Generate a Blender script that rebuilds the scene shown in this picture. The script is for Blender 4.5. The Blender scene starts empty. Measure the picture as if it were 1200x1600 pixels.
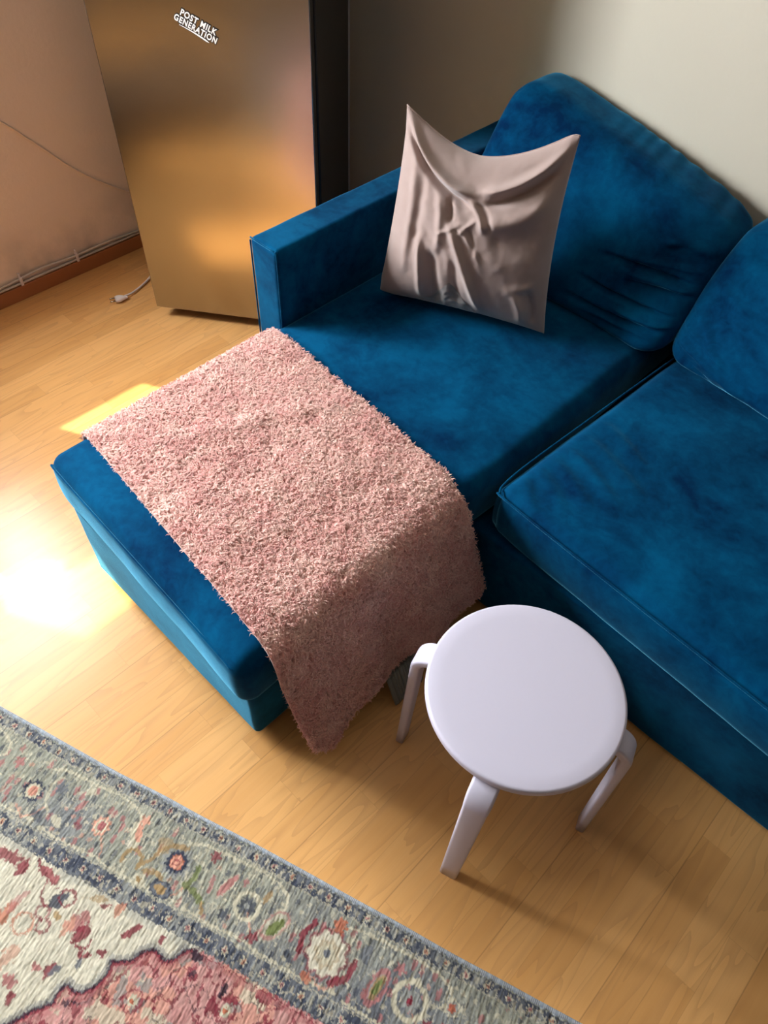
import bpy, bmesh, math, random
import numpy as np
from mathutils import Vector, Matrix
random.seed(7)
RNG = np.random.default_rng(11)
S = bpy.context.scene
COL = S.collection

# ------------------------------------------------------------------ camera
CAM_H = 1.6343
cd = bpy.data.cameras.new('camera'); cam = bpy.data.objects.new('camera', cd); COL.objects.link(cam)
Rm = ((0.7152338, -0.5613579, 0.4163146), (0.6979541, 0.5429846, -0.4669345), (0.0360650, 0.6245358, 0.7801630))
cam.matrix_world = Matrix.Translation((0, 0, CAM_H)) @ Matrix(Rm).to_4x4()
cd.sensor_fit = 'VERTICAL'; cd.sensor_height = 36; cd.sensor_width = 27
cd.lens = 36 * 1158.64 / 1600
cd.clip_start = 0.02
S.camera = cam

# ------------------------------------------------------------------ light
W = bpy.data.worlds.new('sky'); S.world = W; W.use_nodes = True
W.node_tree.nodes['Background'].inputs[0].default_value = (0.62, 0.78, 1.0, 1)
W.node_tree.nodes['Background'].inputs[1].default_value = 1.0
sun = bpy.data.lights.new('sun', 'SUN'); so = bpy.data.objects.new('sun', sun); COL.objects.link(so)
sun.energy = 10; sun.angle = math.radians(0.9); sun.color = (1.0, 0.86, 0.62)
so.rotation_euler = Vector((0.9, 0.44, -1.2)).to_track_quat('-Z', 'Y').to_euler()

WX = -2.455                       # inner face of the window wall
WINS = [(-0.56, 0.47, 0.89, 1.95), (-0.98, -0.62, 1.00, 1.95), (-2.10, -1.68, 0.95, 1.95)]    # y0, y1, z0, z1
LIGHT_E = [205, 30, 5]
for (y0, y1, z0, z1), e in zip(WINS, LIGHT_E):
    l = bpy.data.lights.new('window_daylight', 'AREA'); l.shape = 'RECTANGLE'
    l.size = y1 - y0; l.size_y = z1 - z0 + 0.1; l.energy = e; l.color = (0.93, 0.96, 1.0)
    o = bpy.data.objects.new('window_daylight', l); COL.objects.link(o)
    o.location = (WX - 0.16, (y0 + y1) / 2, (z0 + z1) / 2 + 0.05)
    o.rotation_euler = (math.radians(90), 0, math.radians(-90))
S.view_settings.view_transform = 'Standard'; S.view_settings.look = 'None'
S.view_settings.gamma = 1; S.view_settings.use_curve_mapping = False
S.view_settings.exposure = 0.2

# ------------------------------------------------------------------ helpers
def srgb(r, g, b):
    f = lambda c: (c / 255 / 12.92) if c / 255 <= 0.04045 else ((c / 255 + 0.055) / 1.055) ** 2.4
    return (f(r), f(g), f(b), 1)

class NT:
    def __init__(s, name):
        s.m = bpy.data.materials.new(name); s.m.use_nodes = True
        s.t = s.m.node_tree; s.b = s.t.nodes['Principled BSDF']
    def n(s, kind, props=None, **ins):
        x = s.t.nodes.new(kind)
        for k, v in (props or {}).items(): setattr(x, k, v)
        for k, v in ins.items():
            key = int(k[1:]) if k[0] == '_' else k.replace('_', ' ')
            s.put(x.inputs[key], v)
        return x
    def put(s, sock, v):
        if isinstance(v, bpy.types.NodeSocket): s.t.links.new(v, sock)
        else: sock.default_value = v
    def math(s, op, a, b=0.0, c=0.0):
        x = s.n('ShaderNodeMath', {'operation': op}); s.put(x.inputs[0], a); s.put(x.inputs[1], b); s.put(x.inputs[2], c)
        return x.outputs[0]
    def mix(s, f, a, b, bt='MIX'):
        x = s.n('ShaderNodeMix', {'data_type': 'RGBA', 'blend_type': bt}); s.put(x.inputs[0], f)
        s.put(x.inputs[6], a); s.put(x.inputs[7], b); return x.outputs[2]
    def noise(s, vec, scale, detail=2.0, rough=0.5, dist=0.0):
        x = s.n('ShaderNodeTexNoise', {}, Scale=scale, Detail=detail, Roughness=rough, Distortion=dist)
        if vec is not None: s.put(x.inputs['Vector'], vec)
        return x.outputs['Fac']
    def ramp(s, f, stops):
        x = s.n('ShaderNodeValToRGB'); s.put(x.inputs[0], f); e = x.color_ramp.elements
        e[0].position, e[0].color = stops[0]; e[1].position, e[1].color = stops[-1]
        for p, c in stops[1:-1]:
            q = e.new(p); q.color = c
        return x.outputs[0]
    def bump(s, h, strength, dist):
        x = s.n('ShaderNodeBump', {}, Height=h, Strength=strength, Distance=dist); s.put(s.b.inputs['Normal'], x.outputs[0])
        return x.outputs[0]
    def set(s, **k):
        for a, v in k.items(): s.put(s.b.inputs[a.replace('_', ' ')], v)

def plain(name, col, rough=0.5, metal=0.0, **k):
    t = NT(name); t.set(Base_Color=col, Roughness=rough, Metallic=metal, **k); return t.m

def link(name, me, mat=None, parent=None, smooth=True):
    o = bpy.data.objects.new(name, me); COL.objects.link(o)
    if mat: me.materials.append(mat)
    if parent: o.parent = parent
    if smooth:
        me.polygons.foreach_set('use_smooth', [True] * len(me.polygons))
    return o

def mesh(name, verts, faces):
    me = bpy.data.meshes.new(name)
    me.from_pydata([tuple(v) for v in verts], [], [tuple(f) for f in faces]); me.update(); return me

def fastmesh(name, V, Q, colors=None):
    V = np.ascontiguousarray(V, np.float32); Q = np.ascontiguousarray(Q, np.int32)
    me = bpy.data.meshes.new(name); nv, nf, k = len(V), len(Q), Q.shape[1]
    me.vertices.add(nv); me.vertices.foreach_set('co', V.ravel())
    me.loops.add(nf * k); me.loops.foreach_set('vertex_index', Q.ravel())
    me.polygons.add(nf); me.polygons.foreach_set('loop_start', np.arange(0, nf * k, k, dtype=np.int32))
    me.update(calc_edges=True)
    if colors is not None:
        a = me.color_attributes.new('tint', 'FLOAT_COLOR', 'POINT')
        c = np.ones((nv, 4), np.float32); c[:, :3] = colors
        a.data.foreach_set('color', c.ravel())
    return me

def tag(o, label=None, cat=None, group=None, kind=None):
    if label: o['label'] = label
    if cat: o['category'] = cat
    if group: o['group'] = group
    if kind: o['kind'] = kind
    return o

def empty(name, loc=(0, 0, 0), rz=0):
    o = bpy.data.objects.new(name, None); COL.objects.link(o); o.location = loc; o.rotation_euler = (0, 0, rz)
    o.empty_display_size = 0.05; return o

def box_bm(bm, lo, hi, M=None):
    r = bmesh.ops.create_cube(bm, size=1)
    for v in r['verts']:
        v.co = Vector([lo[i] + (hi[i] - lo[i]) * (v.co[i] + 0.5) for i in range(3)])
        if M is not None: v.co = M @ v.co
    return r['verts']

def boxes(name, lst, mat, parent=None, bevel=0.0, seg=2, M=None):
    bm = bmesh.new()
    for lo, hi in lst: box_bm(bm, lo, hi, M)
    if bevel:
        bmesh.ops.bevel(bm, geom=list(bm.edges), offset=bevel, segments=seg, profile=0.5, affect='EDGES')
    bmesh.ops.recalc_face_normals(bm, faces=bm.faces)
    me = bpy.data.meshes.new(name); bm.to_mesh(me); bm.free()
    return link(name, me, mat, parent, smooth=False)

def tube(name, pts, r, mat, parent=None, seg=8, sub=6, closed=False):
    P = [Vector(p) for p in pts]
    if sub > 1 and len(P) > 2:
        out = []; n = len(P)
        for i in range(n if closed else n - 1):
            if closed: p0, p1, p2, p3 = P[i - 1], P[i], P[(i + 1) % n], P[(i + 2) % n]
            else: p0, p1, p2, p3 = P[max(i - 1, 0)], P[i], P[i + 1], P[min(i + 2, n - 1)]
            for k in range(sub):
                t = k / sub
                out.append(0.5 * ((2 * p1) + (-p0 + p2) * t + (2 * p0 - 5 * p1 + 4 * p2 - p3) * t * t + (-p0 + 3 * p1 - 3 * p2 + p3) * t ** 3))
        if not closed: out.append(P[-1])
        P = out
    V, F = [], []; n = len(P); rr = r if callable(r) else (lambda t: r)
    up = Vector((0, 0, 1))
    for i, p in enumerate(P):
        a = P[(i - 1) % n] if closed else P[max(i - 1, 0)]
        b = P[(i + 1) % n] if closed else P[min(i + 1, n - 1)]
        t = (b - a).normalized(); x = t.cross(up)
        if x.length < 0.05: x = t.cross(Vector((1, 0, 0)))
        x.normalize(); y = x.cross(t)
        for k in range(seg):
            an = 2 * math.pi * k / seg
            V.append(p + (x * math.cos(an) + y * math.sin(an)) * rr(i / max(n - 1, 1)))
    for i in range(n if closed else n - 1):
        for k in range(seg):
            j = (i + 1) % n
            F.append((i * seg + k, i * seg + (k + 1) % seg, j * seg + (k + 1) % seg, j * seg + k))
    if not closed:
        F.append(tuple(range(seg - 1, -1, -1))); F.append(tuple((n - 1) * seg + k for k in range(seg)))
    return link(name, mesh(name, V, F), mat, parent)

def vnoise(x, y, seed=0):
    """smooth value noise in [-1,1]"""
    xi, yi = np.floor(x).astype(np.int64), np.floor(y).astype(np.int64); fx, fy = x - xi, y - yi
    def h(a, b):
        n = (a * 374761393 + b * 668265263 + seed * 974634777) & 0xFFFFFFFF
        n = ((n ^ (n >> 13)) * 1274126177) & 0xFFFFFFFF
        return ((n ^ (n >> 16)) & 0xFFFF) / 32767.5 - 1
    ux, uy = fx * fx * (3 - 2 * fx), fy * fy * (3 - 2 * fy)
    return (h(xi, yi) * (1 - ux) + h(xi + 1, yi) * ux) * (1 - uy) + (h(xi, yi + 1) * (1 - ux) + h(xi + 1, yi + 1) * ux) * uy

def fbm(x, y, seed=0, o=3):
    r = 0; a = 1
    for i in range(o): r = r + a * vnoise(x * 2 ** i, y * 2 ** i, seed + i); a *= 0.5
    return r / 1.8

def ridge(u, v, a, b, w, A, bend=0.0):
    """crease from a to b in (u,v); tapers at both ends"""
    ax, ay = a; bx, by = b; dx, dy = bx - ax, by - ay; L = math.hypot(dx, dy); dx /= L; dy /= L
    t = ((u - ax) * dx + (v - ay) * dy) / L; d = -(u - ax) * dy + (v - ay) * dx - bend * np.sin(np.pi * np.clip(t, 0, 1))
    tp = np.clip(t * 4, 0, 1) * np.clip((1 - t) * 4, 0, 1); tp = tp * tp * (3 - 2 * tp)
    return A * np.exp(-(d / w) ** 2) * tp

def padded(name, half, r, res, mat, parent, xf, disp=None):
    """box with rounded edges on a fine grid; xf maps local coords to world; disp(p, n) -> offset along n"""
    hx, hy, hz = half
    def axis(h, n):
        e = np.linspace(-h, -h + r * 1.3, 7)[:-1]; m = np.linspace(-h + r * 1.3, h - r * 1.3, n); return np.concatenate([e, m, -e[::-1]])
    A = [axis(h, max(3, int((2 * h) / res))) for h in half]
    Vs, Qs, off = [], [], 0
    for ax in range(3):
        i, j = [k for k in range(3) if k != ax]
        for sgn in (-1, 1):
            a, b = np.meshgrid(A[i], A[j], indexing='ij'); P = np.zeros(a.shape + (3,)); P[..., i] = a; P[..., j] = b; P[..., ax] = sgn * half[ax]
            n0, n1 = a.shape; idx = np.arange(n0 * n1).reshape(n0, n1) + off
            q = np.stack([idx[:-1, :-1], idx[1:, :-1], idx[1:, 1:], idx[:-1, 1:]], -1).reshape(-1, 4)
            flip = (sgn > 0) ^ (ax == 1)
            if not flip: q = q[:, ::-1]
            Vs.append(P.reshape(-1, 3)); Qs.append(q); off += n0 * n1
    P = np.concatenate(Vs); Q = np.concatenate(Qs)
    key = np.round(P * 1e5).astype(np.int64); _, first, inv = np.unique(key, axis=0, return_index=True, return_inverse=True)
    P = P[first]; Q = inv.reshape(-1)[Q]
    inner = np.array(half) - r
    q = np.clip(P, -inner, inner); d = P - q; L = np.linalg.norm(d, axis=1, keepdims=True); N = d / np.maximum(L, 1e-9)
    P = q + N * r
    if disp is not None: P = P + N * disp(P, N)[:, None]
    return link(name, fastmesh(name, xf(P), Q), mat, parent)

def moved(loc, rz=0.0):
    c, s = math.cos(rz), math.sin(rz)
    return lambda P: np.stack([P[:, 0] * c - P[:, 1] * s + loc[0], P[:, 0] * s + P[:, 1] * c + loc[1], P[:, 2] + loc[2]], -1)

# ------------------------------------------------------------------ materials
def mat_floor():
    t = NT('beech_laminate'); g = t.n('ShaderNodeNewGeometry').outputs['Position']
    xyz = t.n('ShaderNodeSeparateXYZ', {}, Vector=g); X, Y = xyz.outputs[0], xyz.outputs[1]
    sw = 0.0655
    xs = t.math('DIVIDE', t.math('ADD', X, 1.161 + sw * 60), sw); si = t.math('FLOOR', xs); sf = t.math('FRACT', xs)
    rnd = t.n('ShaderNodeTexWhiteNoise', {'noise_dimensions': '1D'}, W=si).outputs[0]
    ys = t.math('DIVIDE', t.math('ADD', Y, t.math('MULTIPLY', rnd, 3.7)), 0.46); yi = t.math('FLOOR', ys); yf = t.math('FRACT', ys)
    pid = t.n('ShaderNodeTexWhiteNoise', {'noise_dimensions': '2D'}, Vector=t.n('ShaderNodeCombineXYZ', {}, X=si, Y=yi).outputs[0])
    pr, pc = pid.outputs[0], pid.outputs[1]
    # grain: stretched noise with cathedral figure, shifted per stave
    off = t.n('ShaderNodeVectorMath', {'operation': 'SCALE'}, _0=pc, Scale=17.0).outputs[0]
    pos = t.n('ShaderNodeVectorMath', {'operation': 'ADD'}, _0=g, _1=off).outputs[0]
    mp = t.n('ShaderNodeMapping', {}, Vector=pos, Scale=(21.0, 2.2, 1.0)).outputs[0]
    fig = t.noise(mp, 1.0, 1.5, 0.5, 0.25)
    rings = t.math('FRACT', t.math('MULTIPLY', fig, 7.0)); rg = t.math('POWER', rings, 3.0)
    mp2 = t.n('ShaderNodeMapping', {}, Vector=pos, Scale=(420.0, 14.0, 1.0)).outputs[0]
    fine = t.noise(mp2, 1.0, 3.0, 0.6)
    mp3 = t.n('ShaderNodeMapping', {}, Vector=pos, Scale=(60.0, 3.0, 1.0)).outputs[0]
    broad = t.noise(mp3, 1.0, 2.0)
    base = t.mix(pr, (0.68, 0.335, 0.095, 1), (0.80, 0.43, 0.145, 1))
    c = t.mix(t.math('MULTIPLY', rg, 0.38), base, (0.42, 0.19, 0.06, 1))
    c = t.mix(t.math('MULTIPLY', fine, 0.28), c, (0.46, 0.22, 0.075, 1))
    c = t.mix(t.math('MULTIPLY', broad, 0.22), c, (0.86, 0.56, 0.27, 1))
    # seams
    bd = t.math('DIVIDE', t.math('ADD', X, 1.161 + sw * 60), sw * 3); bf = t.math('FRACT', bd)
    s1 = t.math('LESS_THAN', t.math('MINIMUM', bf, t.math('SUBTRACT', 1.0, bf)), 0.0055)
    s2 = t.math('LESS_THAN', t.math('MINIMUM', sf, t.math('SUBTRACT', 1.0, sf)), 0.010)
    s3 = t.math('LESS_THAN', yf, 0.0022)
    seam = t.math('MAXIMUM', t.math('MULTIPLY', s1, 0.40), t.math('MULTIPLY', t.math('MAXIMUM', s2, s3), 0.20))
    c = t.mix(seam, c, (0.25, 0.11, 0.035, 1))
    t.set(Base_Color=c, Roughness=t.math('ADD', 0.27, t.math('MULTIPLY', fine, 0.10)), Specular_IOR_Level=0.38)
    t.bump(t.math('SUBTRACT', t.math('MULTIPLY', fine, 0.3), s1), 0.25, 0.0006)
    return t.m

def mat_wall(name, a, b, dirt=False):
    t = NT(name); g = t.n('ShaderNodeNewGeometry').outputs['Position']
    c = t.mix(t.noise(g, 2.3, 3.0), a, b)
    if dirt:   # grey scuffing low on the wall
        z = t.n('ShaderNodeSeparateXYZ', {}, Vector=g).outputs[2]
        k = t.math('MULTIPLY', t.math('SUBTRACT', 1.0, t.n('ShaderNodeMapRange', {}, Value=z, From_Min=0.08, From_Max=0.26).outputs[0]),
                   t.n('ShaderNodeMapRange', {}, Value=t.noise(g, 7.0, 4.0), From_Min=0.45, From_Max=0.7).outputs[0])
        c = t.mix(t.math('MULTIPLY', k, 0.55), c, (0.27, 0.24, 0.19, 1))
    t.set(Base_Color=c, Roughness=0.85, Specular_IOR_Level=0.25)
    t.bump(t.noise(g, 85.0, 4.0, 0.55), 0.22, 0.003); return t.m

def mat_velvet(name='blue_velvet'):
    t = NT(name); g = t.n('ShaderNodeNewGeometry').outputs['Position']
    n1 = t.noise(g, 5.5, 4.0, 0.6, 0.4); n2 = t.noise(g, 38.0, 4.0, 0.65, 0.5)
    f = t.math('ADD', t.math('MULTIPLY', n1, 0.75), t.math('MULTIPLY', n2, 0.25))
    f = t.n('ShaderNodeMapRange', {}, Value=f, From_Min=0.36, From_Max=0.66).outputs[0]
    c = t.mix(f, (0.0002, 0.016, 0.060, 1), (0.0003, 0.076, 0.180, 1))
    t.set(Base_Color=c, Roughness=0.85, Specular_IOR_Level=0.03, Sheen_Weight=t.math('ADD', 0.8, t.math('MULTIPLY', f, 0.2)), Sheen_Roughness=0.30, Sheen_Tint=(0.15, 0.56, 0.84, 1))
    t.bump(t.noise(g, 900.0, 2.0), 0.25, 0.0008); return t.m

def mat_steel():
    t = NT('brushed_steel'); g = t.n('ShaderNodeTexCoord').outputs['Object']
    m = t.n('ShaderNodeMapping', {}, Vector=g, Scale=(3.0, 3.0, 700.0)).outputs[0]; n = t.noise(m, 1.0, 2.0)
    n2 = t.noise(g, 9.0, 3.0)
    t.set(Base_Color=(0.37, 0.345, 0.305, 1), Metallic=1.0, Roughness=t.math('ADD', 0.19, t.math('MULTIPLY', n, 0.05)))
    b = t.n('ShaderNodeBump', {}, Height=n2, Strength=0.10, Distance=0.004).outputs[0]
    t.put(t.b.inputs['Normal'], b); return t.m

def mat_cloth(name, a, b, sheen=0.3, scale=700.0):
    t = NT(name); g = t.n('ShaderNodeNewGeometry').outputs['Position']
    n = t.noise(g, 16.0, 4.0, 0.6); c = t.mix(n, a, b)
    t.set(Base_Color=c, Roughness=0.8, Specular_IOR_Level=0.2, Sheen_Weight=sheen, Sheen_Roughness=0.5)
    t.bump(t.noise(g, scale, 2.0), 0.2, 0.0008); return t.m

def mat_attr(name, rough=0.95, sheen=0.3, boost=None):
    t = NT(name); a = t.n('ShaderNodeAttribute', {'attribute_name': 'tint'}).outputs['Color']
    t.set(Base_Color=a, Roughness=rough, Specular_IOR_Level=0.15, Sheen_Weight=sheen, Sheen_Roughness=0.5); return t

FLOOR, VELVET, STEEL = mat_floor(), mat_velvet(), mat_steel()
WALL_PINK = mat_wall('pinkish_wall_paint', (0.86, 0.70, 0.57, 1), (0.92, 0.76, 0.62, 1), True)
WALL_CREAM = mat_wall('cream_wall_paint', (0.56, 0.52, 0.42, 1), (0.62, 0.575, 0.47, 1))
CEIL = plain('ceiling_paint', (0.28, 0.25, 0.21, 1), 0.9)
WALL_DIM = plain('brown_wall_paint', (0.10, 0.07, 0.05, 1), 0.9)
WHITE_FRAME = plain('white_frame_paint', (0.8, 0.8, 0.78, 1), 0.4)
BASEB = plain('varnished_skirting_wood', (0.36, 0.135, 0.045, 1), 0.4)
CABLE = plain('cream_cable_plastic', (0.60, 0.53, 0.45, 1), 0.5)
PLASTIC = plain('white_plastic', (0.78, 0.70, 0.66, 1), 0.4)
DARK = plain('dark_grey_plastic', (0.018, 0.016, 0.015, 1), 0.45)
FR_SIDE = plain('dark_grey_side_panel', (0.03, 0.026, 0.022, 1), 0.5, 0.2)
LILAC = plain('pale_lilac_lacquer', (0.57, 0.55, 0.66, 1), 0.38, Specular_IOR_Level=0.4)
PINPAD = plain('black_feet', (0.02, 0.02, 0.02, 1), 0.6)

# ------------------------------------------------------------------ room
RX, BY, NY, CH = 3.4, 1.955, -3.4, 2.6
T = 0.12
def structure(o): o['kind'] = 'structure'; return o
structure(boxes('floor', [((WX - T, NY - T, -0.1), (RX + T, BY + T, 0.0))], FLOOR))
structure(boxes('ceiling', [((WX - T, NY - T, CH), (RX + T, BY + T, CH + 0.1))], CEIL))
structure(boxes('wall_back', [((WX - T, BY, 0), (RX + T, BY + T, CH))], WALL_CREAM))
structure(boxes('wall_right', [((RX, NY, 0), (RX + T, BY, CH))], WALL_DIM))
structure(boxes('wall_front', [((WX - T, NY - T, 0), (RX + T, NY, CH))], WALL_DIM))
ys = sorted(WINS); segs = []; y = NY
for (y0, y1, z0, z1) in ys:
    segs.append(((WX - T, y, 0), (WX, y0, CH)))
    segs.append(((WX - T, y0, 0), (WX, y1, z0))); segs.append(((WX - T, y0, z1), (WX, y1, CH))); y = y1
segs.append(((WX - T, y, 0), (WX, BY, CH)))
structure(boxes('wall_left', segs, WALL_PINK))
for i, (y0, y1, z0, z1) in enumerate(WINS):
    f = 0.022; a, b = WX - 0.10, WX - 0.06
    w = structure(boxes('window_%d' % (i + 1), [((a, y0, z0), (b, y0 + f, z1)), ((a, y1 - f, z0), (b, y1, z1)), ((a, y0 + f, z0), (b, y1 - f, z0 + f)), ((a, y0 + f, z1 - f), (b, y1 - f, z1))], WHITE_FRAME))
structure(boxes('baseboard_left', [((WX, NY, 0.0), (-2.44, BY, 0.052))], BASEB, bevel=0.002))
structure(boxes('baseboard_back', [((-2.44, BY - 0.015, 0.0), (RX, BY, 0.052))], BASEB, bevel=0.002))

# potted plants by the window (beyond the frame; their leaves shape the sun on the floor)
structure(boxes('trim_1', [((WX - 0.05, WINS[0][0], 0.8905), (WX - 0.002, WINS[0][1], 0.8985))], WHITE_FRAME, bevel=0.004))
LEAF = plain('green_leaf', (0.05, 0.14, 0.03, 1), 0.45); POT = plain('terracotta_pot', (0.35, 0.13, 0.06, 1), 0.8)
def plant(y, label, leaves, hgt, pot_r):
    zz = 1.0805
    if pot_r > .06:
        zz = 0.9202
        st_ = empty('plant_stand', (WX + 0.16, y, 0)); tag(st_, 'unseen slim wooden stand added by the window under the larger plant', 'plant stand')  # stand added only to hold up the sun-blocking plant
        boxes('top', [((-.11, -.11, .90), (.11, .11, .92))], BASEB, st_, bevel=.003)
        for qx in (-.09, .09):
            for qy in (-.09, .09): boxes('leg', [((qx - .012, qy - .012, 0), (qx + .012, qy + .012, .8998))], BASEB, st_)
    e = empty('potted_plant', (WX + 0.135, y, zz)); tag(e, label, 'plant', None)
    V, F = [], []; rows = [(0.0, 0.0), (pot_r * .72, 0.0), (pot_r, .085), (pot_r, .10), (pot_r * .88, .10), (pot_r * .85, .085), (0.0, .085)]; n = 24
    for r, z in rows:
        for k in range(n): V.append((r * math.cos(2 * math.pi * k / n), r * math.sin(2 * math.pi * k / n), z))
    for i in range(len(rows) - 1):
        for k in range(n): F.append((i * n + k, i * n + (k + 1) % n, (i + 1) * n + (k + 1) % n, (i + 1) * n + k))
    link('pot', mesh('pot', V, F), POT, e)
    for (az, el, L, wd) in leaves:
        V, F = [], []; m = 12; ca_, sa_ = math.cos(math.radians(az)), math.sin(math.radians(az))
        for i in range(m + 1):
            t = i / m; z = .085 + L * math.sin(math.radians(el)) * t - .10 * L * t * t * t; r = L * math.cos(math.radians(el)) * t
            ww = wd * (math.sin(math.pi * max(t - .30, 0) / .70) ** .8 if t > .30 else 0) + .0025
            for k in (-1, -.5, 0, .5, 1): V.append((r * ca_ - k * ww * sa_, r * sa_ + k * ww * ca_, z + abs(k) * ww * .25))
        for i in range(m):
            for k in range(4): a = i * 5 + k; F.append((a, a + 1, a + 6, a + 5))
        link('leaf', mesh('leaf', V, F), LEAF, e)
plant(0.0, 'green leafy plant in the smaller pot on the narrow cabinet by the window', [(95, 30, .20, .04), (-85, 35, .30, .04), (80, 55, .20, .04), (-100, 52, .34, .035), (60, 78, .22, .035), (-60, 60, .30, .03), (-88, 20, .26, .04), (-92, 66, .36, .03)], .4, .05)
plant(-0.64, 'unseen green leafy plant in the larger pot, added on a stand to block the window sun', [(95, 58, .45, .06), (-80, 60, .42, .07), (80, 70, .60, .07), (-100, 72, .60, .07), (60, 82, .80, .07), (-60, 84, .84, .07), (90, 40, .32, .06), (-90, 42, .34, .06), (90, 84, .90, .07), (-90, 78, .76, .07), (-90, 60, .7, .07), (-90, 50, .6, .08)], .6, .065)  # larger plant is added out of view to break up the sun
CHEST = plain('dark_stained_chest_wood', (0.13, 0.085, 0.055, 1), 0.6)
cab = empty('sun_blocking_cabinet', (WX + .135, .06, 0)); tag(cab, 'unseen narrow dark brown cabinet added under the window to block sun from the floor', 'cabinet')  # unseen cabinet, added to shade the floor between the sun patches
CABW = plain('dark_brown_cabinet_wood', (0.07, 0.035, 0.018, 1), 0.5)
boxes('body', [((-.11, -.32, .05), (.105, .13, 1.055))], CABW, cab, bevel=.003); boxes('top', [((-.112, -.33, 1.0555), (.12, .14, 1.08))], CABW, cab, bevel=.003); boxes('plinth', [((-.10, -.31, 0), (.09, .12, .0495))], CABW, cab)
for q0, q1 in ((-.315, -.098), (-.092, .125)):
    dd = boxes('door', [((.1055, q0, .06), (.118, q1, 1.05))], CABW, cab, bevel=.002); boxes('handle', [((.1185, (-.125 if q0 < -.2 else -.075), .55), (.13, (-.115 if q0 < -.2 else -.065), .67))], STEEL, dd, bevel=.002)
chest = empty('added_dark_chest', (-1.75, -0.46, 0)); tag(chest, 'unseen dark low chest added under the windows to darken the fridge reflection', 'chest')  # unseen chest, added so the fridge mirrors something dark instead of sunlit floor
boxes('body', [((-.38, -.25, .03), (.43, .25, .18))], CHEST, chest, bevel=.006); boxes('lid', [((-.39, -.26, .1805), (.44, .26, .205))], CHEST, chest, bevel=.006)
for qx in (-.33, .38):
    for qy in (-.21, .21): boxes('foot', [((qx - .025, qy - .025, 0), (qx + .025, qy + .025, .0298))], CHEST, chest)

# ------------------------------------------------------------------ wall cables
X0 = -2.446
lower = [(X0, y, 0.0585) for y in np.arange(-1.0, 1.9, 0.1)]
o = tube('cable', lower, 0.0042, CABLE); tag(o, 'lower straight cream cable lying along the top of the wooden skirting', 'cable')
up = [(X0, y, 0.074 + 0.004 * math.sin(y * 9) + 0.003 * math.sin(y * 23 + 1)) for y in np.arange(-1.0, 1.9, 0.06)]
o = tube('cable', up, 0.0042, CABLE); tag(o, 'upper slightly wavy cream cable clipped to the wall above the skirting', 'cable')
third = [(X0, y, 0.0885 + 0.002 * math.sin(y * 9) + 0.004 * math.sin(y * 13 + 1)) for y in np.arange(-1.0, 1.9, 0.06)]
wc = [(-2.451, 0.60, 0.70), (-2.451, 0.80, 0.64), (-2.451, 0.882, 0.575), (-2.451, 0.966, 0.482), (-2.451, 1.02, 0.42), (-2.451, 1.056, 0.378), (-2.451, 1.11, 0.325), (-2.451, 1.18, 0.268), (-2.451, 1.252, 0.216), (-2.451, 1.42, 0.10)]
o = tube('cable', wc, 0.0028, WALL_PINK); tag(o, 'thin painted-over cable sloping down the pinkish wall towards the fridge', 'cable')
for y, lab in ((0.765, 'small white cable clip on the skirting cables near the left edge'), (0.985, 'small white cable clip on the skirting cables nearer the fridge')):
    o = boxes('cable_clip', [((-2.452, y - 0.005, 0.051), (-2.4395, y + 0.005, 0.084)), ((-2.452, y - 0.003, 0.082), (-2.442, y + 0.003, 0.096))], PLASTIC, bevel=0.0015)
    tag(o, lab, 'cable clip', 'clips holding the skirting cables')

# ------------------------------------------------------------------ fridge
FX, FY = -2.040, 1.041; FA = math.radians(35.6); FW, FH, FD = 0.582, 1.72, 0.53
fr = empty('fridge', (FX, FY, 0), FA); tag(fr, 'tall brushed steel fridge standing at an angle in the corner', 'fridge')
boxes('door', [((0, 0, 0.04), (FW, 0.012, FH))], STEEL, fr, bevel=0.003, seg=3)
boxes('door_lining', [((0.002, 0.0125, 0.045), (FW - 0.003, 0.052, FH - 0.003))], FR_SIDE, fr, bevel=0.003)
boxes('door_seal', [((0.012, 0.0525, 0.06), (FW - 0.014, 0.066, FH - 0.02))], DARK, fr)
boxes('cabinet', [((0, 0.067, 0.045), (FW, FD - 0.012, FH))], FR_SIDE, fr, bevel=0.004)
boxes('back_panel', [((0.004, FD - 0.0115, 0.05), (FW + 0.003, FD, FH))], plain('pale_grey_edge', (0.45, 0.42, 0.40, 1), 0.4), fr, bevel=0.001)
boxes('plinth', [((0.02, 0.05, 0.012), (FW - 0.02, FD - 0.03, 0.0445))], DARK, fr)
for x in (0.05, FW - 0.05):
    for yy in (0.08, FD - 0.08):
        boxes('foot', [((x - 0.018, yy - 0.018, 0), (x + 0.018, yy + 0.018, 0.0115))], PINPAD, fr, bevel=0.002)
# lettering sticker on the door
INK = plain('sticker_black', (0.01, 0.01, 0.01, 1), 0.5); PAPER = plain('sticker_white', (0.9, 0.88, 0.84, 1), 0.5)
st = empty('sticker', (0.2890, -0.0006, 0.9245)); st.parent = fr; st.rotation_euler = (math.radians(90), math.radians(25), 0); st.scale = (0.88, 0.88, 1)
st['label'] = 'black and white lettering sticker'
def text_mesh(body, size, off, x, y, z, mat, name, sx):
    c = bpy.data.curves.new(name, 'FONT'); c.body = body; c.size = size; c.offset = off; c.extrude = 0.0002
    c.align_x = 'CENTER'; c.space_character = 1.16; c.shear = 0.08
    tmp = bpy.data.objects.new('tmp', c); COL.objects.link(tmp)
    dg = bpy.context.evaluated_depsgraph_get(); me = bpy.data.meshes.new_from_object(tmp.evaluated_get(dg))
    bpy.data.objects.remove(tmp)
    for v in me.vertices: v.co = Vector((v.co.x * sx + x, v.co.y + y, v.co.z + z))
    me.materials.clear(); return me
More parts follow.
